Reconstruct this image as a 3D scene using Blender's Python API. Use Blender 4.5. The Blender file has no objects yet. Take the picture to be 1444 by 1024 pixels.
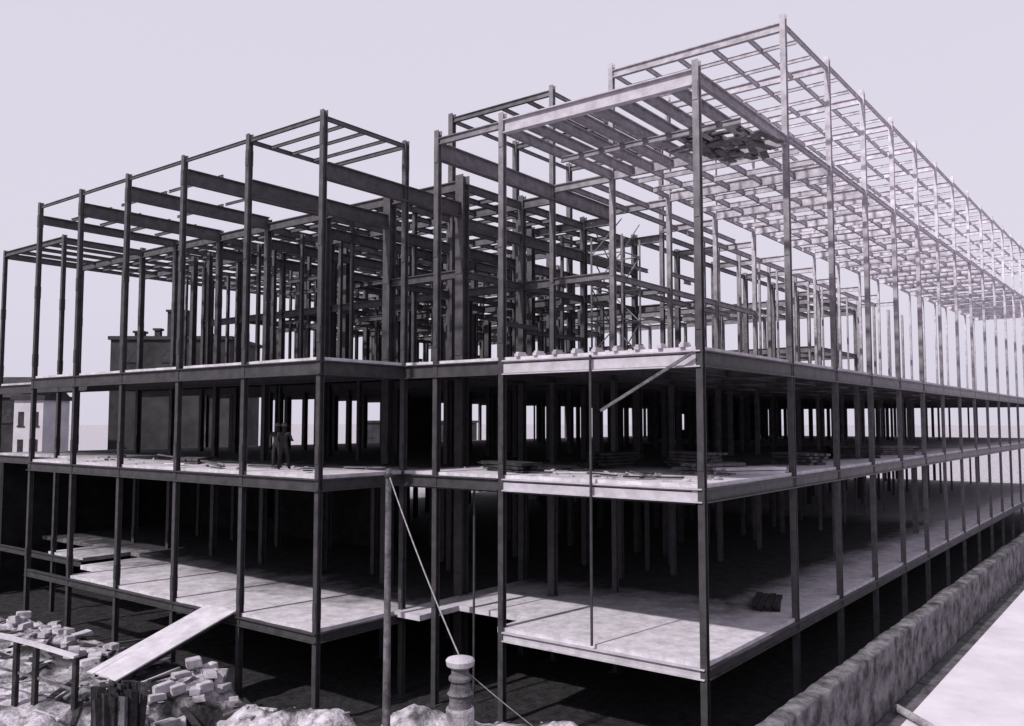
import bpy, math, random, bmesh
from mathutils import Vector, noise
random.seed(7)
scene=bpy.context.scene
COL=scene.collection
PIT=-3.2
CAM=(-23.9,-11.2,7.05)
def L(r,f): return (CAM[0]+.607*r+.794*f, CAM[1]-.794*r+.607*f)
def RF(u,v):
    a=u-CAM[0]; b=v-CAM[1]; return (.607*a-.794*b, .794*a+.607*b)

# ---------------- materials ----------------
def newmat(name):
    m=bpy.data.materials.new(name); m.use_nodes=True
    nt=m.node_tree; b=nt.nodes['Principled BSDF']
    b.inputs['Specular IOR Level'].default_value=.25
    return m,nt,b
def noisy(name,c1,c2,scale=1.0,rough=.85,bump=.3,detail=8,lo=.35,hi=.65,metal=0,bs=None,bd=.05):
    m,nt,b=newmat(name)
    g=nt.nodes.new('ShaderNodeNewGeometry')
    n=nt.nodes.new('ShaderNodeTexNoise'); n.inputs['Scale'].default_value=scale; n.inputs['Detail'].default_value=detail; n.inputs['Roughness'].default_value=.65
    nt.links.new(g.outputs['Position'],n.inputs['Vector'])
    r=nt.nodes.new('ShaderNodeValToRGB')
    r.color_ramp.elements[0].position=lo; r.color_ramp.elements[1].position=hi
    r.color_ramp.elements[0].color=(*c1,1); r.color_ramp.elements[1].color=(*c2,1)
    nt.links.new(n.outputs['Fac'],r.inputs['Fac']); nt.links.new(r.outputs['Color'],b.inputs['Base Color'])
    if bump>0:
        n2=nt.nodes.new('ShaderNodeTexNoise'); n2.inputs['Scale'].default_value=bs or scale*6; n2.inputs['Detail'].default_value=6
        nt.links.new(g.outputs['Position'],n2.inputs['Vector'])
        bp=nt.nodes.new('ShaderNodeBump'); bp.inputs['Strength'].default_value=bump; bp.inputs['Distance'].default_value=bd
        nt.links.new(n2.outputs['Fac'],bp.inputs['Height']); nt.links.new(bp.outputs['Normal'],b.inputs['Normal'])
    b.inputs['Roughness'].default_value=rough; b.inputs['Metallic'].default_value=metal
    return m
def tint(v): return (v,v*.93,v*1.03)
M_conc=noisy('pale_concrete',tint(.25),tint(.5),.8,.9,.3,12,.3,.6)
M_under=noisy('shaded_underside',tint(.005),tint(.014),.6)  # shade painted onto the slab undersides
M_wall=noisy('rough_masonry',tint(.03),tint(.2),1.3,.95,1.0,15,.38,.64,bs=5,bd=.12)
M_road=noisy('street_paving',tint(.5),tint(.62),.5,.9,.1)
M_timber=noisy('weathered_timber',tint(.05),tint(.16),3,.85,.5)
M_paletimber=noisy('pale_timber',tint(.38),tint(.55),1.5,.85,.2)
M_darktimber=noisy('dark_timber',tint(.01),tint(.045),3,.9,.6)
M_stone=noisy('rubble_stone',tint(.1),tint(.45),1.5,.95,.8)
M_block=noisy('pale_block',tint(.2),tint(.55),1.1,.95,.6)
M_darkwall=noisy('darkwall_fill',tint(.008),tint(.02),1.2,.95,.4)  # near-black fill standing for shade on the added walls
M_cloth=noisy('dark_cloth',tint(.015),tint(.03),8)
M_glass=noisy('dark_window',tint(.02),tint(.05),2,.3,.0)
M_far=noisy('soot_dark_brick',tint(.02),tint(.05),.3,.95,.1)
M_farpale=noisy('hazy_render',tint(.45),tint(.6),.3,.95,.1)
M_wire=noisy('galvanised_wire',tint(.16),tint(.3),5,.6,.0)
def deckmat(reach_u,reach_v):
    # daylight and shade painted in: pale along open edges, dark across the inner floor
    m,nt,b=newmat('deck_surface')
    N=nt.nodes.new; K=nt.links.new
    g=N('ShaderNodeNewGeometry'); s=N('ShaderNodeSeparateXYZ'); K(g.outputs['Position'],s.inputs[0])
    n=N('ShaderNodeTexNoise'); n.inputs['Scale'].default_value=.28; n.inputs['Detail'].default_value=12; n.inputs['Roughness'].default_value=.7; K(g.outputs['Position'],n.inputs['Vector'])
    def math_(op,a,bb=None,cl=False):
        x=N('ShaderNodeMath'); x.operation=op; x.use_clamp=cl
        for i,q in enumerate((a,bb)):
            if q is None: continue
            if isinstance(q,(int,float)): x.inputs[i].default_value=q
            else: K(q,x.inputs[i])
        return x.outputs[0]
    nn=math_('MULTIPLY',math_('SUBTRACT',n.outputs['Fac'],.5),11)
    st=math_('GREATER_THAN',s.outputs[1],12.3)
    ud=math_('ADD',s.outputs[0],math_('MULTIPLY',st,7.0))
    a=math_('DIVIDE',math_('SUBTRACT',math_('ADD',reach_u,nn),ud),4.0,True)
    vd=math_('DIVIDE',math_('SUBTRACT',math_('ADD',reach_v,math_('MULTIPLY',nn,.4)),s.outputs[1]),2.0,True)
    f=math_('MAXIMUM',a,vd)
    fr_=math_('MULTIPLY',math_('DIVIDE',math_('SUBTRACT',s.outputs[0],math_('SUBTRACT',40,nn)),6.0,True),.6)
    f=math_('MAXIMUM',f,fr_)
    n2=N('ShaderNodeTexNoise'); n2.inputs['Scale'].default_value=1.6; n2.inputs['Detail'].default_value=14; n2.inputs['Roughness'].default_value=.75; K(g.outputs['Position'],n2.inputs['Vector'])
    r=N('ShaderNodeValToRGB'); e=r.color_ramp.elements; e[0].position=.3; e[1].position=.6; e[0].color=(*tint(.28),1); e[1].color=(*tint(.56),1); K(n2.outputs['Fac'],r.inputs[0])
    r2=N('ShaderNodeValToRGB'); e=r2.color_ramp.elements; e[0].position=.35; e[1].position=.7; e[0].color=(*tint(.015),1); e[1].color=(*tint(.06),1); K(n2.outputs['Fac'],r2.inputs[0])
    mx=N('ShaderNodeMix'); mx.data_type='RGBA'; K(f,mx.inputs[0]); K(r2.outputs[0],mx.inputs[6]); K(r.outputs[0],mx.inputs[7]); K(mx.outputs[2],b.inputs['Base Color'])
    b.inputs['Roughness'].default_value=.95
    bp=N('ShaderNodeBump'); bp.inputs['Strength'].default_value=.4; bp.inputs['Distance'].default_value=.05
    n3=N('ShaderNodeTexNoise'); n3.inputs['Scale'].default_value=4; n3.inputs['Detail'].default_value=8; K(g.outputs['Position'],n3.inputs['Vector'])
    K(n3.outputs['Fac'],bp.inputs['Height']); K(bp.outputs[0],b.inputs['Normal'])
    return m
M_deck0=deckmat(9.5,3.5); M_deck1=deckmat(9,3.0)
def steelmat():  # haze painted into the steel: paler farther and higher, darker over inner block
    m,nt,b=newmat('haze_tinted_steel')
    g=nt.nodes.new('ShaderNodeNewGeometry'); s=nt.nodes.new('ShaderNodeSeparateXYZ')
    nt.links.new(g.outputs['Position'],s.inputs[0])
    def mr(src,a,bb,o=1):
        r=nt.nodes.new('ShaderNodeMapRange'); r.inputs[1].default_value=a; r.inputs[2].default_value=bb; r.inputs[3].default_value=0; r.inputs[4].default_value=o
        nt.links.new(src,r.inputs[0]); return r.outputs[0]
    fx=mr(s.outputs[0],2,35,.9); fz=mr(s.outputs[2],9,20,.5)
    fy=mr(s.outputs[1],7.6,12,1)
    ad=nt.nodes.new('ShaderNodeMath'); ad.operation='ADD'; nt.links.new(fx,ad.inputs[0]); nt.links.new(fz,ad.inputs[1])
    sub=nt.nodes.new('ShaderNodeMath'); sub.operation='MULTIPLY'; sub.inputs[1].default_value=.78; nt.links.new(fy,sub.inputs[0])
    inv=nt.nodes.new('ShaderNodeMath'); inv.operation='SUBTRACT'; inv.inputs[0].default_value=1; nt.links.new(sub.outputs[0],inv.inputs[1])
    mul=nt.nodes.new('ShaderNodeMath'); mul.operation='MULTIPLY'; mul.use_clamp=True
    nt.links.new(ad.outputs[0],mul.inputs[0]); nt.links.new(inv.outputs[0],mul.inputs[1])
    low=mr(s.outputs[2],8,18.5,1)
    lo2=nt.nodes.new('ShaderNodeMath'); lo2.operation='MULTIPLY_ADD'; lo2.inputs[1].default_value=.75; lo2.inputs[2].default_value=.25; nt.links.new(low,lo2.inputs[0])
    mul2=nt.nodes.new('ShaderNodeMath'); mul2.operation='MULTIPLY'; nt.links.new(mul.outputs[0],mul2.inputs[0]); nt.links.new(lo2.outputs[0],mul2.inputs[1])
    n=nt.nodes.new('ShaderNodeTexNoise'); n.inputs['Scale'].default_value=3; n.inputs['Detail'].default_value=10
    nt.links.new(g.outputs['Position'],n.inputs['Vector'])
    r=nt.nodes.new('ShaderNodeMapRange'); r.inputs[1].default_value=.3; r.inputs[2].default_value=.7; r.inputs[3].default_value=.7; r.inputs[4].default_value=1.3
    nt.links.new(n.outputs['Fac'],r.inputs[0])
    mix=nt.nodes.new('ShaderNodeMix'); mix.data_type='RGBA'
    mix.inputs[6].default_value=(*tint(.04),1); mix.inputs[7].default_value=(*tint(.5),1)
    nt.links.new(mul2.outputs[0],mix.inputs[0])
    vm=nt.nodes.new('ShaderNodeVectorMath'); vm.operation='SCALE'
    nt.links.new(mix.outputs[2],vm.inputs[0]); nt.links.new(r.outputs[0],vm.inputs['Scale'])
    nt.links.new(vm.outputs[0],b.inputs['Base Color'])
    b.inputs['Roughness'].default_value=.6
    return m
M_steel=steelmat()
M_lit=noisy('sunlit_steel',tint(.32),tint(.45),2,.6,.1)  # lit copy of the steel for the sun-facing front beams

# ---------------- mesh builder ----------------
class MB:
    def __init__(s): s.v=[];s.f=[];s.m=[]
    def add(s,vs,fs,mi=0):
        o=len(s.v); s.v+=[tuple(p) for p in vs]; s.f+=[tuple(i+o for i in f) for f in fs]; s.m+=[mi]*len(fs)
    def box(s,a,b,mi=0):
        x0,y0,z0=a;x1,y1,z1=b
        s.add([(x0,y0,z0),(x1,y0,z0),(x1,y1,z0),(x0,y1,z0),(x0,y0,z1),(x1,y0,z1),(x1,y1,z1),(x0,y1,z1)],
              [(0,3,2,1),(4,5,6,7),(0,1,5,4),(1,2,6,5),(2,3,7,6),(3,0,4,7)],mi)
    def prism(s,prof,fn,l0,l1,mi=0):
        n=len(prof)
        s.add([fn(l0,p) for p in prof]+[fn(l1,p) for p in prof],
              [(i,(i+1)%n,n+(i+1)%n,n+i) for i in range(n)]+[tuple(range(n))[::-1],tuple(range(n,2*n))],mi)
    def lathe(s,rings,n=14,cx=0,cy=0,mi=0):
        vs=[];fs=[]
        for (z,r) in rings:
            for i in range(n):
                a=2*math.pi*i/n; vs.append((cx+r*math.cos(a),cy+r*math.sin(a),z))
        for k in range(len(rings)-1):
            for i in range(n):
                j=(i+1)%n; fs.append((k*n+i,k*n+j,(k+1)*n+j,(k+1)*n+i))
        fs.append(tuple(range(n))[::-1]); fs.append(tuple(range((len(rings)-1)*n,len(rings)*n)))
        s.add(vs,fs,mi)
    def mesh(s,name,mats):
        me=bpy.data.meshes.new(name); me.from_pydata(s.v,[],s.f)
        for m in mats: me.materials.append(m)
        me.polygons.foreach_set('material_index',s.m); me.update(); return me
def obj(name,me,loc=(0,0,0),rotz=0,parent=None,**kw):
    o=bpy.data.objects.new(name,me); COL.objects.link(o)
    o.location=loc; o.rotation_euler=(0,0,rotz)
    if parent is not None:
        o.parent=parent; o.location=Vector(loc)-parent.location
    for k,v in kw.items(): o[k]=v
    return o
def empty(name,loc,**kw):
    return obj(name,None,loc,**kw)

def iprof(d,w,tf,tw):
    h=w/2;t=tw/2
    return [(-h,0),(-h,-tf),(-t,-tf),(-t,-d+tf),(-h,-d+tf),(-h,-d),(h,-d),(h,-d+tf),(t,-d+tf),(t,-tf),(h,-tf),(h,0)]
def beam_geo(mb,Ln,d,w,M=None):
    pr=iprof(d,w,min(.04,d*.12),.03)
    f=(lambda l,p:(l,p[0],p[1])) if M is None else (lambda l,p:M(l,p[0],p[1]))
    mb.prism(pr,f,0,Ln)
def col_geo(mb,h,s,splices,ox=0,oy=0,oz=0,base=True):
    pr=[(p[0],p[1]+s/2) for p in iprof(s,s,.025,.025)]
    mb.prism(pr,lambda l,p:(ox+p[1],oy+p[0],oz+l),0,h)
    e=s/2+.025
    for z in splices:
        if z<h-.3:
            for sx in (-1,1):
                mb.box((ox+sx*(s/2+.012)-.012,oy-s*.42,oz+z-.3),(ox+sx*(s/2+.012)+.012,oy+s*.42,oz+z+.3))
    if base: mb.box((ox-e-.1,oy-e-.1,oz-.01),(ox+e+.1,oy+e+.1,oz+.04))

# ---------------- steel frame building ----------------
B=empty('steel_frame_building',(0,0,PIT),label='multi-storey steel skeleton building under construction with pale floor decks',category='building under construction')
Z0,Z1,Z2,ZR,ZT=0,5.2,9.3,17.9,22.1
U=[0,7.6]+[12.8+5.2*i for i in range(16)]
VB=[12.3,16.6,21,25.4,29.6,33.8]
VC=[37.4,44.8]
UE=U[-1]
def zt(u): return ZT+max(0,u-7.6)*.028
def zr(u): return ZR+max(0,u-7.6)*.02
cols=[]
for u in U:
    for v in (0,7.5):
        cols.append((u,v,(ZR+.15 if u==0 else zt(u)+.3),.21 if u<30 else .17))
for u in [0]+U[1:4]:
    cols.append((u,10.6,ZR+.15 if u==0 else ZT+.1,.21))
for u in U[4:14]: cols.append((u,10.6,ZR,.2))
for v in VB:
    for u in [-4.1,3.4]+U[1:]:
        inner=u>=3
        top=Z2-.1
        if u<19 or (u<29 and v>18): top=17.4
        elif u<49 and v<14: top=17.4
        if 49<u<60: top=17.6
        if u==-4.1: top=ZR+.15
        if v==16.6 and 7<u<19: top=ZT+.1
        cols.append((u,v,top,.2 if not inner else (.42 if (u<4 and v<22) else .27)))
cols.append((0,12.3,ZR+.1,.2))
for v in VC:
    for u in [-1.2,3.4]+U[1:]:
        top=17.4 if u<24 else Z2-.1
        if 49<u<60: top=17.6
        cols.append((u,v,top,.2 if u<0 else .25))
def dist(x,y,z=8): return (x-CAM[0])**2+(y-CAM[1])**2
cols.sort(key=lambda c:dist(c[0],c[1]))
cache={}
rest=MB()
spl=[Z0-PIT+.6,Z1-PIT+.7,Z2-PIT+.8,13.5-PIT,ZR-PIT-.8]
for i,(u,v,t,s) in enumerate(cols):
    h=t-PIT
    if i<100:
        k=('c',round(h,2),s)
        if k not in cache:
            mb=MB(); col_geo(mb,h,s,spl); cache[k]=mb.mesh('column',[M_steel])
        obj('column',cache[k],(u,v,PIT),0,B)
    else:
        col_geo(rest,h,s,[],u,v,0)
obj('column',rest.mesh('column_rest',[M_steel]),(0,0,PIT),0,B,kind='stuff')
posts=[]
for v in VB+[14.4,18.8,23.2,27.5,31.7,35.6,39,42]:
    for u in (5.5,9.0,11.2,14.4,16.6,20.6,23.2,25.8):
        if random.random()<.95:
            if u>17 and v<19: continue
            t=random.choice([13.3,17.0,17.0,17.0])
            if u>26: t=13.3
            if u<6: t=17.0
            posts.append((u+random.uniform(-.5,.5),v+random.uniform(-.6,.6),Z2,t-Z2-.05,random.choice([.14,.18,.24,.3])))
for u in [2,5.5,10.2,12.8,15.4,20.6,25.8,31,36.2,41.4,46.6,52,57]:
    for v in (2.5,5.2,9.2,14.4,18.8,23.2,27.5,31.7,35.6,41):
        if v<8 and (u<20 or random.random()<.6): continue
        if u<4 and v<20: continue
        if random.random()<.5: posts.append((u+random.uniform(-1.2,1.2),v+random.uniform(-1.2,1.2),Z1,Z2-Z1-.25,random.choice([.12,.18,.22,.35])))
        if u>4 and random.random()<.45: posts.append((u+random.uniform(-1,1),v+random.uniform(-1,1),Z0,Z1-Z0-.25,random.choice([.16,.22,.3])))
for k in range(14):
    posts.append((20+k*3.1,9.6,Z2,8.1,.12)); 
posts.sort(key=lambda p:dist(p[0],p[1])); rest=MB()
for i,(u,v,z,h,s) in enumerate(posts):
    if i<100:
        k=('p',round(h,2),s)
        if k not in cache:
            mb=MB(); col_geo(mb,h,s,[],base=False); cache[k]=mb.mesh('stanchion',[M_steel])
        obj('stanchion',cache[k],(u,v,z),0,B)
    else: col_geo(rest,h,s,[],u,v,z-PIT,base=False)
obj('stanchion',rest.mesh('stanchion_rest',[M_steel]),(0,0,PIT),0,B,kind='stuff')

girders=[];joists=[]
def gv(u,v0,v1,z,d=.4,w=.22,lst=None,mat=0): (girders if lst is None else lst).append(('v',u,v0,v1,z,d,w,mat))
def gu(v,u0,u1,z,d=.3,w=.16,lst=None,mat=0): (joists if lst is None else lst).append(('u',v,u0,u1,z,d,w,mat))
gv(0,.11,7.39,ZR-.12,.5,.26,mat=1)
gu(0,.14,7.5,ZR-.2,.36,.18)
for v in (.9,1.9,2.8,3.75,4.7,5.6,6.5): gu(v,.1,7.6,ZR-.22,.36,.2)
gv(3.6,.1,7.4,ZR-.6,.2,.14,joists)
gu(7.5,.14,7.6,ZR-.2,.36,.18)
for i,u in enumerate(U[1:]):
    for z,d in ((zt(u),.34),(zr(u)-.1,.46)):
        gv(u,0,7.5,z,d,.18)
    if i<len(U)-2:
        n=U[1:][i+1]
        if i<9:
            for q in ((.33,.67) if i<4 else (.5,)):
                gv(u+(n-u)*q,.1,7.4,zt(u)-.04,.16,.1,joists)
                gv(u+(n-u)*q,.1,7.4,zr(u)-.15,.24,.1,joists)
        for v in (0,1.5,3,4.5,6,7.5):
            e=v in(0,7.5)
            gu(v,u+.02,n-.02,zt(u)-.03,.14 if e else .18,.12 if e else .1)
            gu(v,u+.02,n-.02,zr(u)-.13,.18 if e else .22,.14 if e else .12)
for u in U[1:4]: gv(u,10.6,16.6,ZT-.1,.26,.16)
for v in (10.6,12.1,13.6,15.1,16.6):
    for a,b_ in ((7.6,12.8),(12.8,18)): gu(v,a+.02,b_-.02,ZT-.14,.18,.1)
gv(0,7.6,10.5,ZR-.15,.26,.16)
for u in U[1:4]:
    gv(u,7.6,10.5,ZR-.3,.34,.2); gv(u,7.6,10.5,13.4,.3,.2)
for a,b_ in zip(U[1:4],U[2:5]):
    for v in (7.5,9): gu(v,a+.05,b_-.05,13.3,.26,.16)
    for v in (8.6,9.7): gu(v,a+.05,b_-.05,ZR-.4,.22,.14)
gu(10.6,.14,12.8,ZR-.3,.66,.28,girders)
gu(12.3,-4,0,ZR-.05,.16,.1)
gv(-4.1,12.4,16.5,ZR-.02,.16,.1); gv(0,12.3,16.6,ZR-.04,.16,.1)
for u in (-3.1,-2.1,-1.0): gv(u,12.3,16.6,ZR-.07,.12,.08,joists)
gu(16.6,-4,0,ZR-.05,.16,.1)
for v,z in ((12.3,16.2),(16.6,16.3),(21,17.5),(25.4,17.5),(29.6,17.4),(33.8,17.4)):
    gu(v,-3.97,3.4,z,.62 if v<30 else .42,.26,girders)
for v,z in ((12.3,15.6),(16.6,15.7),(21,16.4),(25.4,16.4),(29.6,16.4)):
    for a,b_ in ((3.6,7.6),(7.6,12.8),(12.8,18)):
        gu(v,a+.02,b_-.02,z,.5,.24,girders)
for a,b_ in zip(VB[1:],VB[2:]): gv(-4.1,a+.14,b_-.14,ZR-.02,.13,.1)
for u in (-2.6,-1.1,.5,2): gv(u,29.7,33.7,17.5,.16,.1,joists)
for u in (-2.2,.8):
    for a,b_ in ((21,25.4),(25.4,29.6)): gv(u,a+.1,b_-.1,17.7,.12,.08,joists)
gv(-1.2,37.5,44.7,17.3,.3,.2)
for v in VC: gu(v,-1.1,3.4,17.25,.35,.2)
for v in (39.3,41.1,43): gu(v,-1.1,3.4,17.2,.2,.14)
ub=[3.4]+U[1:6]
for u in ub:
    if u<19: gv(u,10.6 if u>4 else 12.3,21,17.2,.42,.2)
    for a,b_ in ((21,29.6),(29.6,37.4),(37.4,44.8)): gv(u,a,b_,17.2,.42,.2)
for a,b_ in zip(ub,ub[1:]):
    for q in (.33,.67):
        m_=a+(b_-a)*q
        gv(m_,12.3 if b_<19 else 21,29.6,17.14,.2,.12,joists)
        gv(m_,29.6,44.8,17.14,.2,.12,joists)
    for v in VB+VC+[13.7,15.1,18,19.5,22.4,23.9,26.8,28.2,31,32.4,35.6,39.3,41.1,43]:
        if b_>19 and v<20: continue
        gu(v,a+.03,b_-.03,17.1,.34 if v in VB else .22,.15)
for u in [3.4]+U[1:6]:
    if 4<u<19: gv(u,10.6,21,13.4,.38,.2)
    if u>4: gv(u,21,37.4,13.4,.38,.2)
for a,b_ in zip(U[1:5],U[2:6]):
    gv(a+(b_-a)*.5,12.3 if b_<19 else 21,33.8,13.33,.22,.12,joists)
    for v in VB+[18.8,27.5]:
        if b_>19 and v<20: continue
        gu(v,a+.03,b_-.03,13.35,.3,.16)
gv(3.4,12.3,16.6,13.4,.34,.2)
for v in (12.3,16.6): gu(v,3.4,7.6,13.35,.3,.18)
for k in range(30):
    u=random.choice([5.5,7.8,10.2,12.9,15.4,18.2]); v=random.uniform(8.5,32); z=random.choice([11.4,12.2,14.6,15.1,16.0])+random.uniform(-.1,.1)
    if random.random()<.5: gv(u+.12,v,v+random.uniform(2,4.2),z,.22,.12,joists)
    else: gu(v,u,min(u+random.uniform(2.4,5),19),z-.06,.2,.12)
for u in U[4:11]:
    gv(u,7.5,12.3,17.3,.34,.18)
for a,b_ in zip(U[3:10],U[4:11]):
    for v in (9.1,10.6,12.3): gu(v,a+.03,b_-.03,17.22,.26,.14)
for a,b_ in zip(U[4:9],U[5:10]):
    gu(12.3,a+.03,b_-.03,11.2,.3,.16); gu(10.6,a+.03,b_-.03,10.9,.2,.12)
for u in (49.2,54.4,59.6):
    gv(u,12.3,44.8,17.5,.5,.25); gv(u,12.3,44.8,13.4,.5,.25)
for v in VB+VC+[14.4,18.8,23.2,27.5]:
    for a,b_ in ((49.2,54.4),(54.4,59.6)):
        gu(v,a,b_,17.4,.35,.2); gu(v,a,b_,13.3,.35,.2)
for u in U:
    for z in (Z1-.2,Z2-.2):
        gv(u+.02,.3,44.6,z,.4,.2)
for v in (2.5,5,7.5,10.6,12.3):
    gu(v,.3,60,Z2-.23,.3,.16,girders)
def build(lst,name,cap):
    lst.sort(key=lambda g: dist(*( (g[1],(g[2]+g[3])/2) if g[0]=='v' else ((g[2]+g[3])/2,g[1]))))
    rs=MB()
    for i,(k,c,a,b_,z,d,w,mt) in enumerate(lst):
        Ln=b_-a
        if i<cap:
            key=(name,round(Ln,2),d,w,mt)
            if key not in cache:
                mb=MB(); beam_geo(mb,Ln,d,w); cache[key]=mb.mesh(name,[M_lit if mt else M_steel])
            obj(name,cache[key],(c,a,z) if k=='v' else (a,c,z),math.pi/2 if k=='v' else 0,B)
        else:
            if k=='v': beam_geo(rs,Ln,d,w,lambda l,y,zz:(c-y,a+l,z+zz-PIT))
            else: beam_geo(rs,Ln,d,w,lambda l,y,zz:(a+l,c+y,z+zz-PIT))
    if rs.v: obj(name,rs.mesh(name+'_rest',[M_steel]),(0,0,PIT),0,B,kind='stuff')
build(girders,'girder',100); build(joists,'joist',100)

def slab(poly,z,th,name,mt):
    mb=MB(); n=len(poly)
    vs=[(x,y,z-PIT) for x,y in poly]+[(x,y,z-th-PIT) for x,y in poly]
    mb.add(vs,[tuple(range(n))],0)
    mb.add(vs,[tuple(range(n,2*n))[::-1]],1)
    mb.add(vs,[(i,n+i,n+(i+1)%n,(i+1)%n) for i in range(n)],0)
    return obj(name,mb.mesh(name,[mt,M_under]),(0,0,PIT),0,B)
def ragged(u,v0,v1,amp):
    n=int(abs(v1-v0)/.45); return [(u+random.uniform(0,amp),v0+(v1-v0)*i/n) for i in range(1,n)]
P=[(0,0),(UE,0),(UE,45),(-1.2,45),(-1.2,34),(-4.1,34)]+ragged(-4.1,34,12.3,.12)+[(-4.1,12.3),(0,12.3)]+ragged(0,12.3,0,.1)
P0=[(0,0),(UE,0),(UE,45),(1.6,45),(1.6,38),(-1.2,38),(-1.2,34.2),(1.4,34.2),(1.4,32),(-2.4,32),(-2.4,29.7),(-4.1,29.7)]+ragged(-4.1,29.7,12.3,.1)+[(-4.1,12.3),(-.4,12.3),(-.4,11.0),(1.8,11.0),(1.8,7.7),(0,7.7)]
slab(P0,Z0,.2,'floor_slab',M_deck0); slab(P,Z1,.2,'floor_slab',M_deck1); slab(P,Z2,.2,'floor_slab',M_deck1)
def fascia(z,d,mi,low=False):
    def one(a,b_,along,c,off,m):
        mb=MB(); Ln=b_-a; beam_geo(mb,Ln,d,.22)
        me=mb.mesh('edge_beam',[m])
        obj('edge_beam',me,(c+off,a,z-.12) if along=='v' else (a,c+off,z-.125),math.pi/2 if along=='v' else 0,B)
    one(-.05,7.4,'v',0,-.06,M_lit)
    if not low:
        one(7.6,12.2,'v',0,-.06,mi); one(12.2,34,'v',-4.1,-.06,mi); one(34.2,45,'v',-1.2,-.06,mi)
    else:
        one(12.2,33.8,'v',-4.1,-.06,mi); one(34.2,45,'v',-1.2,-.06,mi)
    one(.06,UE,'u',0,-.06,M_steel); one(-4,-.1,'u',12.3,-.06,M_steel)
fascia(Z0,.32,M_steel,True); fascia(Z1,.42,M_steel); fascia(Z2,.5,M_steel)
def part(u0,u1,v0,v1,z0,z1,openings=()):  # dark walls, mostly added to block light and blacken the lower storeys
    mb=MB(); 
    segs=[]; cur=v0
    for a,b_ in openings:
        segs.append((cur,a)); cur=b_
    segs.append((cur,v1))
    for a,b_ in segs: mb.box((u0,a,z0-PIT),(u1,b_,z1-PIT))
    for a,b_ in openings: 
        mb.box((u0+.003,a-.01,z1-1.2-PIT),(u1-.003,b_+.01,z1-.003-PIT))
        if random.random()<.5: mb.box((u0+.003,a-.01,z0+.003-PIT),(u1-.003,b_+.01,z0+1.-PIT))
    obj('darkening_wall',mb.mesh('darkening_wall',[M_darkwall]),(0,0,PIT),0,B)
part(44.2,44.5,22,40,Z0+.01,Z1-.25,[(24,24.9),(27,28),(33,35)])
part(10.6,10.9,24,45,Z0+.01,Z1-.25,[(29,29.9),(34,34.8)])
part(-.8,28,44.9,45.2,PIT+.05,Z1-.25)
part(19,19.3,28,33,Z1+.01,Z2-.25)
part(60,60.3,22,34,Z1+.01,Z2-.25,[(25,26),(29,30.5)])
def rod(name,p,q,r,mat,parent=None,n=8,**kw):
    p=Vector(p);q=Vector(q);d=q-p; Ln=d.length
    mb=MB(); mb.lathe([(0,r),(Ln,r*.95)],n)
    o=obj(name,mb.mesh(name,[mat]),p,0,None,**kw)
    o.rotation_mode='QUATERNION'; o.rotation_quaternion=d.to_track_quat('Z','Y')
    if parent is not None:
        o.parent=parent; o.location=p-parent.location
    return o
rod('strut',(-.2,3.75,Z0),(-.2,3.75,Z2-.1),.045,M_steel,B)
rod('strut',(1.0,9.6,Z0-3),(1.0,9.6,Z1-.3),.045,M_steel,B)
def board(p,q,w,t,mat,name,parent=None,**kw):
    p=Vector(p);q=Vector(q);d=q-p
    mb=MB(); mb.box((0,-w/2,-t/2),(d.length,w/2,t/2))
    o=obj(name,mb.mesh(name,[mat]),p,**kw)
    o.rotation_mode='QUATERNION'; o.rotation_quaternion=d.to_track_quat('X','Z')
    if parent is not None: o.parent=parent; o.location=p-parent.location
    return o
board((-.3,.1,9.1),(-.3,3.3,7.4),.07,.09,M_timber,'brace',B)
mb=MB(); mb.box((-.2,-.08,0),(.3,.08,.1)); mb.box((-.15,-.06,.1),(.25,.06,.16)); me=mb.mesh('bearing_block',[M_conc])
for i in range(9): obj('bearing_block',me,(.15,.6+i*.78,Z2+.002),random.uniform(-.1,.1),B)
mb=MB()
for j in range(30):
    a=random.uniform(-.3,.3)+(1.57 if j%3==0 else 0); x=random.uniform(0,2.4); y=random.uniform(0,2.4); l=random.uniform(1,2.8); z=random.uniform(0,.4)
    c,s_=math.cos(a),math.sin(a)
    vs=[(x+px_*c-py_*s_,y+px_*s_+py_*c,z+pz_) for pz_ in (0,.06) for px_,py_ in ((0,-.14),(l,-.14),(l,.14),(0,.14))]
    mb.add(vs,[(0,3,2,1),(4,5,6,7),(0,1,5,4),(1,2,6,5),(2,3,7,6),(3,0,4,7)])
obj('plank_staging',mb.mesh('plank_staging',[M_timber]),(4.4,.2,ZR-.75),label='untidy pile of dark staging planks slung under roof beams',category='planks')

# ---------------- ground ----------------
def ss(a,b,x):
    t=max(0,min(1,(x-a)/(b-a))); return t*t*(3-2*t)
def fr(x,y,s,o=0,oc=5): return noise.fractal(Vector((x*s,y*s,o)),1.,2.,oc)
def parts_(u,v):
    left=ss(12,15,v)*(1-ss(-6.5,-4.6,u))
    near=(1-ss(-11,-7.5,u))*ss(-2,6,v)
    z=max(PIT+left*1.75,PIT+near*1.3)
    r,f=RF(u,v)
    hr=1.5-.45*ss(-3,-.5,r)
    gap=1-.6*math.exp(-((r+4.35)/.5)**2)
    m=hr*gap*math.exp(-((f-27.0-.3*fr(r,0,.5,3))/1.5)**2)*ss(-10.5,-8,r)*(1-ss(1.6,3.2,r))*(1+.15*fr(r,f,.8,7,3))
    return left,near,z,m
def gh(u,v):
    left,near,z,m=parts_(u,v)
    z=max(z,PIT+m)
    z+=(.06+.1*left+.1*near+.06*m)*fr(u,v,1.3)+.05*m*fr(u,v,4,2)
    if v<-2.4: z=PIT+.2
    return z
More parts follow.
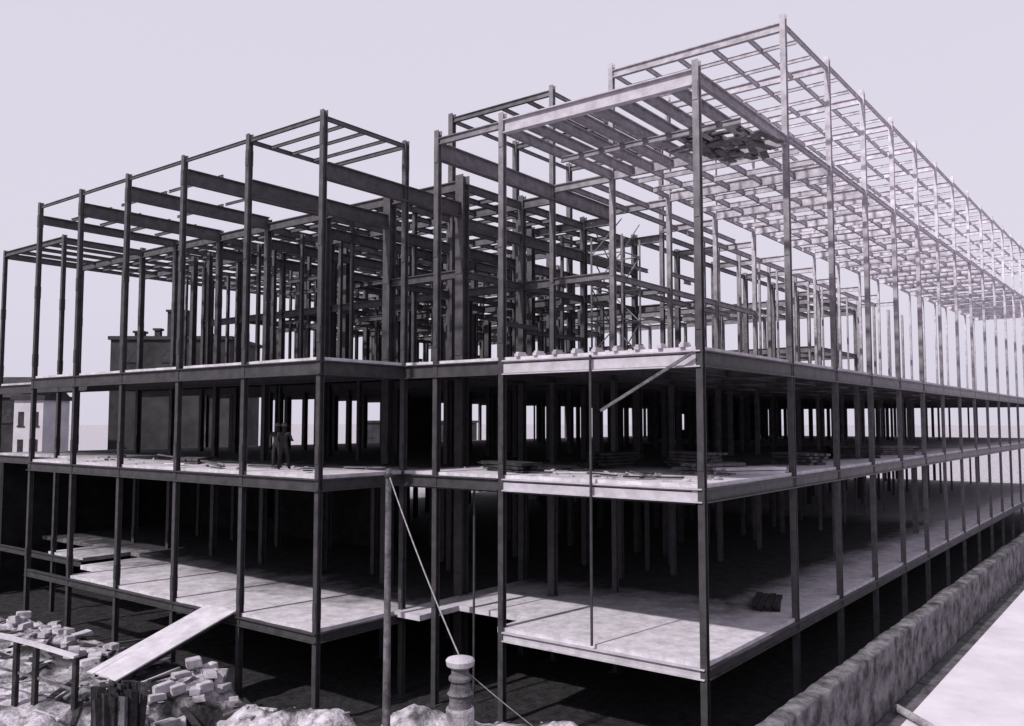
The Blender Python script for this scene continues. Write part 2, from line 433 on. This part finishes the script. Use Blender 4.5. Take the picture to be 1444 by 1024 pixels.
def axis(a0,a1,st,far):
    out=[];x=a0
    while x<=a1: out.append(x); x+=st
    s=st;x=out[-1];
    while x<far: s*=1.5; x+=s; out.append(x)
    s=st;x=a0
    while x>-far: s*=1.5; x-=s; out.insert(0,x)
    return out
xs=axis(-18,0,.18,2500); ys=axis(-2.6,38,.18,2500)
vs=[(x,y,gh(x,y)) for y in ys for x in xs]
nx=len(xs)
fs=[(j*nx+i,j*nx+i+1,(j+1)*nx+i+1,(j+1)*nx+i) for j in range(len(ys)-1) for i in range(nx-1)]
me=bpy.data.meshes.new('ground'); me.from_pydata(vs,[],fs)
at=me.color_attributes.new('soil_haze','FLOAT_COLOR','POINT')
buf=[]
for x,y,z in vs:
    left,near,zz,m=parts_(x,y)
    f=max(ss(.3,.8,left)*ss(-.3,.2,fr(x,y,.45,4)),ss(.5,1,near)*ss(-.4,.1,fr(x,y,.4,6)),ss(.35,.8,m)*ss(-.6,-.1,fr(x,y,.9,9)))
    if y<46 or x>45: f=max(f,ss(62,80,math.hypot(x-30,y-12)))  # distance haze painted into the ground: paler far from the building
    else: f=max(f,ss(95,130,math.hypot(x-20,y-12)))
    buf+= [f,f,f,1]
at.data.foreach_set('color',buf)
for p in me.polygons: p.use_smooth=True
gm,nt,b=newmat('site_soil')
a=nt.nodes.new('ShaderNodeAttribute'); a.attribute_name='soil_haze'
g=nt.nodes.new('ShaderNodeNewGeometry'); n=nt.nodes.new('ShaderNodeTexNoise'); n.inputs['Scale'].default_value=2.2; n.inputs['Detail'].default_value=14; n.inputs['Roughness'].default_value=.75
nt.links.new(g.outputs['Position'],n.inputs['Vector'])
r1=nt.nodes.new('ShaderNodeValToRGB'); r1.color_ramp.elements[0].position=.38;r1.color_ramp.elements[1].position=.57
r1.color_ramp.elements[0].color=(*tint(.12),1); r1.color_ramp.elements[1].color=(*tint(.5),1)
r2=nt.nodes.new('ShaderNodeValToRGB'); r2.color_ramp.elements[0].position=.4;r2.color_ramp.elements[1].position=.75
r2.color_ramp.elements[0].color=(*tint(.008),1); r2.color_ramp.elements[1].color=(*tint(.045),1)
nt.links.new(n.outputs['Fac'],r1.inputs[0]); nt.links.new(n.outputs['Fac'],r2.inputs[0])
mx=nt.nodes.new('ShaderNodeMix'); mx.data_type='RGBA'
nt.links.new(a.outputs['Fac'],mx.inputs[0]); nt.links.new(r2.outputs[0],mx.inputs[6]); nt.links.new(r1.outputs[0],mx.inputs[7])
nt.links.new(mx.outputs[2],b.inputs['Base Color']); b.inputs['Roughness'].default_value=.95
n2=nt.nodes.new('ShaderNodeTexNoise'); n2.inputs['Scale'].default_value=7; n2.inputs['Detail'].default_value=10
nt.links.new(g.outputs['Position'],n2.inputs['Vector'])
bp=nt.nodes.new('ShaderNodeBump'); bp.inputs['Strength'].default_value=.9; bp.inputs['Distance'].default_value=.09
nt.links.new(n2.outputs['Fac'],bp.inputs['Height']); nt.links.new(bp.outputs[0],b.inputs['Normal'])
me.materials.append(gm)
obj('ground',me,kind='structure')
mb=MB(); mb.box((-60,-40,PIT+.3),(400,-3.2,PIT+.5))
obj('street',mb.mesh('street',[M_road]),kind='structure')
mb=MB(); mb.box((-60,-3.75,PIT+.504),(400,-3.1,PIT+.508))
M_wallshade=noisy('wall_shadow_tone',tint(.03),tint(.12),1.5)  # shadow at the wall foot painted as a dark strip on the street
obj('wall_shadow_strip',mb.mesh('wall_shadow_strip',[M_wallshade]),kind='structure')

def sitewall():
    mb=MB(); nu=1100; u0,u1=-17,93
    rows=[]
    for i in range(nu+1):
        u=u0+(u1-u0)*i/nu
        h=2.55+.1*noise.noise(Vector((u*.3,3,1)))+.03*noise.noise(Vector((u*1.8,7,2)))
        ring=[]
        for k in range(13):
            t=k/12; dz=.05*noise.noise(Vector((u*1.2,k*.5,5)))+.035*noise.noise(Vector((u*4,k*1.3,5)))
            ring.append((u,-3.05+dz-.008*k,h*t-(.04 if k==12 else 0)))
        ring.append((u,-3.08+.03*noise.noise(Vector((u*3,1,5))),h+.03*noise.noise(Vector((u*4,4,5)))))
        ring.append((u,-2.85,h+.02+.03*noise.noise(Vector((u*4,9,5)))))
        for k in range(5):
            ring.append((u,-2.6+.03*noise.noise(Vector((u*2,k,8))),h*(1-k/4)))
        rows.append(ring)
    m=len(rows[0]); vs=[p for r in rows for p in r]
    fs=[(i*m+k,(i+1)*m+k,(i+1)*m+k+1,i*m+k+1) for i in range(nu) for k in range(m-1)]
    mb.add(vs,fs); mb.add(rows[0],[tuple(range(m))]); mb.add(rows[-1],[tuple(range(m))[::-1]])
    me=mb.mesh('site_wall',[M_wall])
    for p in me.polygons[:-2]: p.use_smooth=True
    obj('site_wall',me,(0,0,PIT+.2),label='long rough faced stained masonry wall between street and pit',category='wall')
sitewall()

# ---------------- foreground things ----------------
px,py=L(-3.42,24.2); base=gh(px,py)
pole=empty('timber_pole',(px,py,base),label='tall slim wooden pole carrying a guy wire',category='pole')
mb=MB(); H=5.75-base
mb.lathe([(-.4,.12),(H*.3,.11),(H*.31,.115),(H*.32,.108),(H*.7,.09),(H,.08)],12)
obj('shaft',mb.mesh('shaft',[M_timber]),(px,py,base),0,pole)
mb=MB(); mb.lathe([(0,.11),(.05,.12),(.12,.11)],12)
obj('wire_collar',mb.mesh('wire_collar',[M_darktimber]),(px,py,base+H-.25),0,pole)
qx,qy=L(-1.17,20); qb=gh(qx,qy)
post=empty('anchor_post',(qx,qy,qb),label='round pale masonry post with wide cap and ringed neck',category='post')
top=1.75-qb
mb=MB(); mb.lathe([(-.3,.34),(top-1.15,.32),(top-1.1,.3)],20)
obj('pedestal',mb.mesh('pedestal',[M_stone]),(qx,qy,qb),0,post)
mb=MB(); mb.lathe([(0,.27),(.15,.24),(.25,.25),(.32,.3),(.38,.25),(.55,.2),(.62,.26),(.68,.26),(.74,.2),(.9,.2)],20)
obj('neck',mb.mesh('neck',[M_timber]),(qx,qy,qb+top-1.12),0,post)
mb=MB(); mb.lathe([(0,.24),(.05,.31),(.16,.33),(.2,.3),(.24,.16),(.26,.05)],20)
obj('cap',mb.mesh('cap',[M_conc]),(qx,qy,qb+top-.23),0,post)
def wire(p,q,r,sag,label):
    N=24
    p=Vector(p);q=Vector(q)
    pts=[p.lerp(q,i/N)-Vector((0,0,sag*4*(i/N)*(1-i/N))) for i in range(N+1)]
    mb=MB(); d=(q-p).normalized(); a=d.cross(Vector((0,0,1))).normalized(); b2=a.cross(d)
    n=6; vs=[];fs=[]
    for k,c in enumerate(pts):
        for i in range(n):
            t=2*math.pi*i/n; vs.append(c-p+a*r*math.cos(t)+b2*r*math.sin(t))
    for k in range(N):
        for i in range(n):
            j=(i+1)%n; fs.append((k*n+i,k*n+j,(k+1)*n+j,(k+1)*n+i))
    mb.add(vs,fs)
    obj('guy_wire',mb.mesh('guy_wire',[M_wire]),p,label=label,category='cable',group='guy wires at the pole')
wire((px,py,base+H-.15),(qx,qy,qb+top-.02),.018,.15,'taut pale cable from the wooden pole down to the post')
ex,ey=L(1.9,19.5)
wire((qx,qy,qb+top-.2),(ex+1,ey,-1.3),.012,.1,'thin pale cable running from the round post to the ground')

rx0,ry0,rz0=-4.2,17.6,.02
rx1,ry1=-9.0,17.0; rz1=gh(rx1,ry1)+.25
gw=empty('gangway',(rx1,ry1,rz1-.15),label='sloping timber gangway leading up onto the lowest floor',category='ramp')
for i in range(5):
    o=(i-2)*.36
    board((rx1+random.uniform(-.2,.1),ry1+o,rz1),(rx0,ry0+o,rz0+.05),.36,.05,M_paletimber,'plank',gw)
for o in (-.7,.7):
    board((rx1+.1,ry1+o,rz1-.1),(rx0,ry0+o,rz0-.06),.09,.14,M_darktimber,'bearer',gw)
fp=[(*L(-17.6,27.6),.62),(*L(-15.75,27),.5),(*L(-15.0,26.8),.4),(*L(-14.3,26.6),.3),(*L(-12.9,26.2),.05)]
c0=fp[0]
fe=empty('post_and_rail_fence',(c0[0],c0[1],gh(c0[0],c0[1])),label='weathered timber post fence with pale top rail by the rubble',category='fence')
tops=[]
for p in fp:
    z=gh(p[0],p[1]); t=p[2]-z
    mb=MB(); mb.box((-.07,-.07,-.4),(.07,.07,t)); mb.box((-.05,-.05,t),(.05,.05,t+.03))
    obj('fence_post',mb.mesh('fence_post',[M_darktimber]),(p[0],p[1],z),.3,fe); tops.append(Vector((p[0],p[1],p[2])))
for a_,b_ in zip(tops,tops[1:]):
    board(a_+Vector((0,0,.06)),b_+Vector((0,0,.065)),.2,.08,M_paletimber,'fence_rail',fe)
    board(a_+Vector((0,0,-.9)),b_+Vector((0,0,-.9)),.04,.07,M_timber,'fence_rail',fe)
sx,sy=L(-11.2,25.2); sz=gh(sx,sy)
sb=empty('timber_bundle',(sx,sy,sz),label='bundle of rough dark upright timbers with broken tops',category='timber pile')
for i in range(60):
    a_=random.uniform(0,6.28); r_=.75*math.sqrt(random.random())
    x=sx+r_*math.cos(a_)*.9; y=sy+r_*math.sin(a_)*.9; h=random.uniform(1.35,1.7)-.3*r_
    mb=MB(); w=random.uniform(.05,.11)
    mb.add([(-w,-w,-.4),(w,-w,-.4),(w,w,-.4),(-w,w,-.4),(-w*.9,-w*.9,h),(w,-w*.8,h-.05),(w*.8,w,h-.02),(-w,w*.9,h+.04)],[(0,3,2,1),(4,5,6,7),(0,1,5,4),(1,2,6,5),(2,3,7,6),(3,0,4,7)])
    o=obj('timber',mb.mesh('timber',[M_darktimber if i%5 else M_timber]),(x,y,sz),random.uniform(0,1.5),sb)
    o.rotation_euler[0]=random.uniform(-.08,.08); o.rotation_euler[1]=random.uniform(-.08,.08)
stones=[]
for k in range(6):
    bm=bmesh.new(); 
    for j in range(14):
        bm.verts.new((random.gauss(0,.6),random.gauss(0,.6),random.gauss(0,.4)))
    bmesh.ops.convex_hull(bm,input=bm.verts[:])
    bmesh.ops.delete(bm,geom=[v for v in bm.verts if not v.link_faces],context='VERTS')
    bmesh.ops.bevel(bm,geom=bm.edges[:],offset=.08,segments=1,affect='EDGES')
    me=bpy.data.meshes.new('rubble_stone'); bm.to_mesh(me); bm.free(); me.materials.append(M_stone); stones.append(me)
blocks=[]
for k in range(5):
    bm=bmesh.new(); bmesh.ops.create_cube(bm,size=1)
    for v in bm.verts: v.co+=Vector((random.uniform(-.08,.08) for _ in range(3)))
    bmesh.ops.bevel(bm,geom=bm.edges[:],offset=.06,segments=2,affect='EDGES')
    me=bpy.data.meshes.new('stone_block'); bm.to_mesh(me); bm.free(); me.materials.append(M_block); blocks.append(me)
def region():
    t=random.random()
    if t<.5: return (random.uniform(-9,-5.2),random.uniform(12.5,31))
    if t<.78: return L(random.uniform(-9,1.5),random.gauss(26.4,.8))
    return (random.uniform(-14,-7),random.uniform(9,22))
for i in range(225):
    x,y=region(); s=random.uniform(.03,.1) if random.random()<.88 else random.uniform(.1,.2)
    o=obj('rubble_stone',stones[i%6],(x,y,gh(x,y)+s*.1),random.uniform(0,6),label='irregular pale broken stone lying on the excavated ground',category='stone',group='broken stones on the site ground')
    o.scale=(s*random.uniform(.8,1.6),s,s*random.uniform(.5,1))
centres=[(-8.2,14.4),(-7.0,13.4),(-9.6,13.6),(-6.4,15.2),(-7.5,20.5),(-7.2,23.5),(-6.8,27),(-10.8,12.3)]
for i in range(64):
    c=centres[i%8]; x=random.gauss(c[0],.55); y=random.gauss(c[1],.8)
    if abs(y-17.2)<1.2 and x>-9.5: continue
    w_,d_,h_=random.uniform(.3,.75),random.uniform(.22,.45),random.uniform(.16,.3)
    lift=random.choice([0,0,.22])
    o=obj('stone_block',blocks[i%5],(x,y,gh(x,y)+h_*.4+lift),random.uniform(-.5,1.2),label='squared pale building stone heaped beside the gangway',category='stone block',group='building stones heaped on the site ground')
    o.scale=(w_,d_,h_); o.rotation_euler[0]=random.uniform(-.12,.12); o.rotation_euler[1]=random.uniform(-.12,.12)
for i in range(70):
    z=Z1; x,y=(random.uniform(.3,4),random.uniform(.4,11.5)) if random.random()<.6 else (random.uniform(-3.8,-.3),random.uniform(12.8,33))
    s=random.uniform(.05,.15)
    o=obj('rubble_stone',stones[i%6],(x,y,z+s*.2),random.uniform(0,6),label='small lump of builders rubble on the concrete deck',category='stone',group='rubble lumps on the floor decks')
    o.scale=(s*1.4,s,s)
for i in range(90):
    if i<65: x,y=random.uniform(-10.5,-5.4),random.uniform(12.3,31)
    else: x,y=random.uniform(-12,-6),random.uniform(9,18)
    a_=random.gauss(.9,.9); l=random.uniform(.4,2.0); z=gh(x,y)+.06
    w_=random.choice([.07,.1,.14,.2])
    x2,y2=x+l*math.cos(a_),y+l*math.sin(a_)
    board((x,y,z),(x2,y2,max(gh(x2,y2)+.06,z-.15)),w_,random.uniform(.04,.1),random.choice([M_paletimber,M_timber,M_timber,M_darktimber,M_darktimber]),'loose_board',label='loose sawn board dropped across the rubble',category='board',group='loose boards on the site ground')
for i in range(26):
    x,y=(random.uniform(.5,5),random.uniform(.4,11)) if i<14 else (random.uniform(-3.6,0),random.uniform(13,32))
    a_=random.uniform(0,3.1); l=random.uniform(.8,2.6)
    board((x,y,Z1+.05+i*.002),(x+l*math.cos(a_)*.5,y+l*math.sin(a_),Z1+.06+random.choice([0,0,.2])),random.uniform(.12,.3),.05,random.choice([M_paletimber,M_timber,M_darktimber]),'loose_board',label='loose sawn board lying on the concrete deck',category='board',group='loose boards on the floor decks')
rod('round_baulk',(7.6,-3.35,PIT+.68),(5.9,-5.1,PIT+.66),.13,M_stone,None,14,label='short round pale log lying on the street against the wall',category='log')

def stack(x,y,z,n,rot,mat,label):
    e=empty('timber_stack',(x,y,z),label=label,category='timber stack',group='material stacks on the floor decks')
    for k in range(n):
        mb=MB()
        for j in range(4): mb.box((-1.2+random.uniform(-.25,.25),-.5+j*.26,k*.13),(1.2+random.uniform(-.25,.25),-.5+j*.26+.23,k*.13+.1))
        obj('board_layer',mb.mesh('board_layer',[mat]),(x,y,z+.002),rot+random.uniform(-.12,.12),e)
for x,y,n,m in ((5.5,2.2,3,M_timber),(2.0,8.6,3,M_darktimber),(-1.5,24,2,M_timber),(6,1.2,2,M_paletimber),(9,4.5,5,M_timber),(6.5,7,5,M_darktimber),(14,2,4,M_timber),(22,2,5,M_darktimber),(28,1.6,4,M_timber)):
    stack(x,y,Z1,n,random.uniform(0,3),m,'low stack of sawn boards on the concrete deck')
stack(9,1.6,Z0,2,.4,M_darktimber,'low dark stack of boards on the lowest slab')
hx,hy=10.2,8.9
ht=empty('hoist_tower',(hx,hy,Z2),label='slender braced hoist tower standing on the upper deck',category='hoist tower')
q=.8
for sx_ in (-q,q):
    for sy_ in (-q,q): rod('leg',(hx+sx_,hy+sy_,Z2),(hx+sx_,hy+sy_,15.4),.05,M_steel,ht)
for k in range(4):
    z=Z2+.8+k*1.5
    for (a_,b_) in (((-q,-q),(q,-q)),((q,-q),(q,q)),((q,q),(-q,q)),((-q,q),(-q,-q))):
        rod('ledger',(hx+a_[0],hy+a_[1],z),(hx+b_[0],hy+b_[1],z),.035,M_steel,ht)
        if random.random()<.6: rod('diagonal',(hx+a_[0],hy+a_[1],z),(hx+b_[0],hy+b_[1],z+1.5),.03,M_steel,ht)

def person(x,y,z,rot,label,pose=0):
    J={'pel':(0,0,.95,.15,.11),'ch':(0,.0,1.25,.17,.12),'nk':(0,.01,1.5,.06,.06),'hd':(0,.03,1.62,.085,.095),'ht':(0,.03,1.74,.07,.08)}
    st=.12 if pose else .02
    for s,sg in (('l',-1),('r',1)):
        J['hip'+s]=(sg*.1,0,.88,.1,.1); J['kn'+s]=(sg*.12,sg*st*.8+.03,.48,.075,.075); J['an'+s]=(sg*.13,sg*st*1.8,.08,.055,.055); J['to'+s]=(sg*.14,sg*st*1.8+.17,.04,.05,.035)
        J['sh'+s]=(sg*.2,0,1.42,.075,.075); J['el'+s]=(sg*.27,(.1 if pose else -.02),1.15,.058,.058)
        J['wr'+s]=(sg*.24,(.34 if pose else .08),(1.12 if pose else .9),.04,.04); J['ha'+s]=(sg*.23,(.42 if pose else .12),(1.13 if pose else .8),.04,.022)
    E=[('pel','ch'),('ch','nk'),('nk','hd'),('hd','ht')]
    for s in 'lr': E+=[('pel','hip'+s),('hip'+s,'kn'+s),('kn'+s,'an'+s),('an'+s,'to'+s),('ch','sh'+s),('sh'+s,'el'+s),('el'+s,'wr'+s),('wr'+s,'ha'+s)]
    ks=list(J); me=bpy.data.meshes.new('person'); me.from_pydata([J[k][:3] for k in ks],[(ks.index(a_),ks.index(b_)) for a_,b_ in E],[])
    o=obj('person',me,(x,y,z),rot,label=label,category='person',group='workers on the floor deck')
    m=o.modifiers.new('s','SKIN')
    for i,k in enumerate(ks):
        me.skin_vertices[0].data[i].radius=J[k][3:]
        me.skin_vertices[0].data[i].use_root=(k=='pel')
    m.use_smooth_shade=True
    sd=o.modifiers.new('d','SUBSURF'); sd.levels=1; sd.render_levels=2
    me.materials.append(M_cloth)
    mb=MB(); mb.lathe([(0,.115),(.03,.12),(.1,.1),(.13,.04)],12); mb.box((-.07,.08,-.005),(.07,.19,.015))
    obj('cap',mb.mesh('cap',[M_timber]),(x,y,z+1.68),rot,o)
person(-1.8,17.6,Z1,2.2,'worker in dark clothes and flat cap standing on the deck')
person(-2.4,16.4,Z1,-1.0,'worker in dark clothes leaning forward with both arms out',1)

def bldg(x,y,w,d,h,rot,mat,label,rows,colsn,bump=None,gable=False):
    e=empty('distant_building',(x,y,PIT),label=label,category='building')
    mb=MB(); mb.box((-w/2,-d/2,0),(w/2,d/2,h))
    def ch(name,m,mt): obj(name,m.mesh(name,[mt]),(x,y,PIT),rot,e)
    ch('wall',mb,mat)
    mb=MB()
    if gable:
        mb.prism([(-d/2-.3,h+.003),(d/2+.3,h+.003),(0,h+d*.3)],lambda l,p:(l,p[0],p[1]),-w/2-.3,w/2+.3)
    else: mb.box((-w/2-.3,-d/2-.3,h+.003),(w/2+.3,d/2+.3,h+.5))
    ch('roof',mb,M_far)
    if bump:
        for bx,bw,bh in bump:
            mb=MB(); mb.box((bx-bw/2,-bw/2,h+.2),(bx+bw/2,bw/2,h+bh)); mb.box((bx-bw/2-.2,-bw/2-.2,h+bh),(bx+bw/2+.2,bw/2+.2,h+bh+.3)); ch('chimney',mb,mat)
    for r in range(rows):
        for c in range(colsn):
            cx=-w/2+w*(c+.5)/colsn; cz=h-2.2-r*3.2
            mb=MB(); ww=w/colsn*.2; wh=.8
            mb.box((cx-ww,-d/2-.02,cz-wh),(cx+ww,-d/2+.1,cz+wh)); mb.box((cx-ww-.1,-d/2-.12,cz-wh-.15),(cx+ww+.1,-d/2+.05,cz-wh-.003))
            ch('window',mb,M_glass)
hd=math.radians(-52.6)
def B2(r,f,*a,**k): x,y=L(r,f); bldg(x,y,*a,**k)
B2(-47,126,16.5,14,21.5,hd,M_far,'tall dark industrial block with chimney stacks on its roof',1,3,bump=[(-7.2,1.2,1.6),(-1.5,2.6,4.6),(-4.6,.8,2),(3,.8,1.2),(7.4,1.,1.)])
B2(-56.2,104,3.4,6,12.8,hd,M_farpale,'small pale rendered building with dark windows',2,2)
B2(-66,110,15,9,13.2,hd,M_far,'low dark brick shed with pitched roof',1,2,gable=True)
B2(-20,190,24,14,10,hd,M_far,'long low brick warehouse beyond the site',1,6)

# ---------------- light, world, camera ----------------
el=math.radians(43); off=math.radians(7)
s=Vector((-math.cos(off)*math.cos(el),math.sin(off)*math.cos(el),math.sin(el)))
ld=bpy.data.lights.new('sun','SUN'); ld.energy=4.2; ld.angle=math.radians(1.5); ld.color=(1,.97,.95)
lo=bpy.data.objects.new('sun',ld); COL.objects.link(lo); lo.rotation_euler=(-s).to_track_quat('-Z','Y').to_euler(); lo.location=(0,0,60)
w=bpy.data.worlds.new('World'); scene.world=w; w.use_nodes=True; nt=w.node_tree
bg=nt.nodes['Background']; sk=nt.nodes.new('ShaderNodeTexSky'); sk.sky_type='NISHITA'; sk.sun_disc=False; sk.sun_elevation=el; sk.sun_rotation=math.atan2(s.x,s.y); sk.dust_density=4
hs=nt.nodes.new('ShaderNodeHueSaturation'); hs.inputs['Saturation'].default_value=.05
mx=nt.nodes.new('ShaderNodeMix'); mx.data_type='RGBA'; mx.inputs[0].default_value=.85
mx.inputs[7].default_value=(7.9,7.5,8.8,1)
nt.links.new(sk.outputs[0],hs.inputs['Color']); nt.links.new(hs.outputs[0],mx.inputs[6]); nt.links.new(mx.outputs[2],bg.inputs['Color']); bg.inputs['Strength'].default_value=.1
cd=bpy.data.cameras.new('camera'); cam=bpy.data.objects.new('camera',cd); COL.objects.link(cam)
cam.location=CAM; cam.rotation_euler=(math.radians(90+3.87),0,math.radians(37.4-90)); cd.lens=30.5; cd.sensor_width=36; cd.clip_end=6000; cd.clip_start=.1
scene.camera=cam
scene.view_settings.view_transform='Standard'; scene.view_settings.look='None'
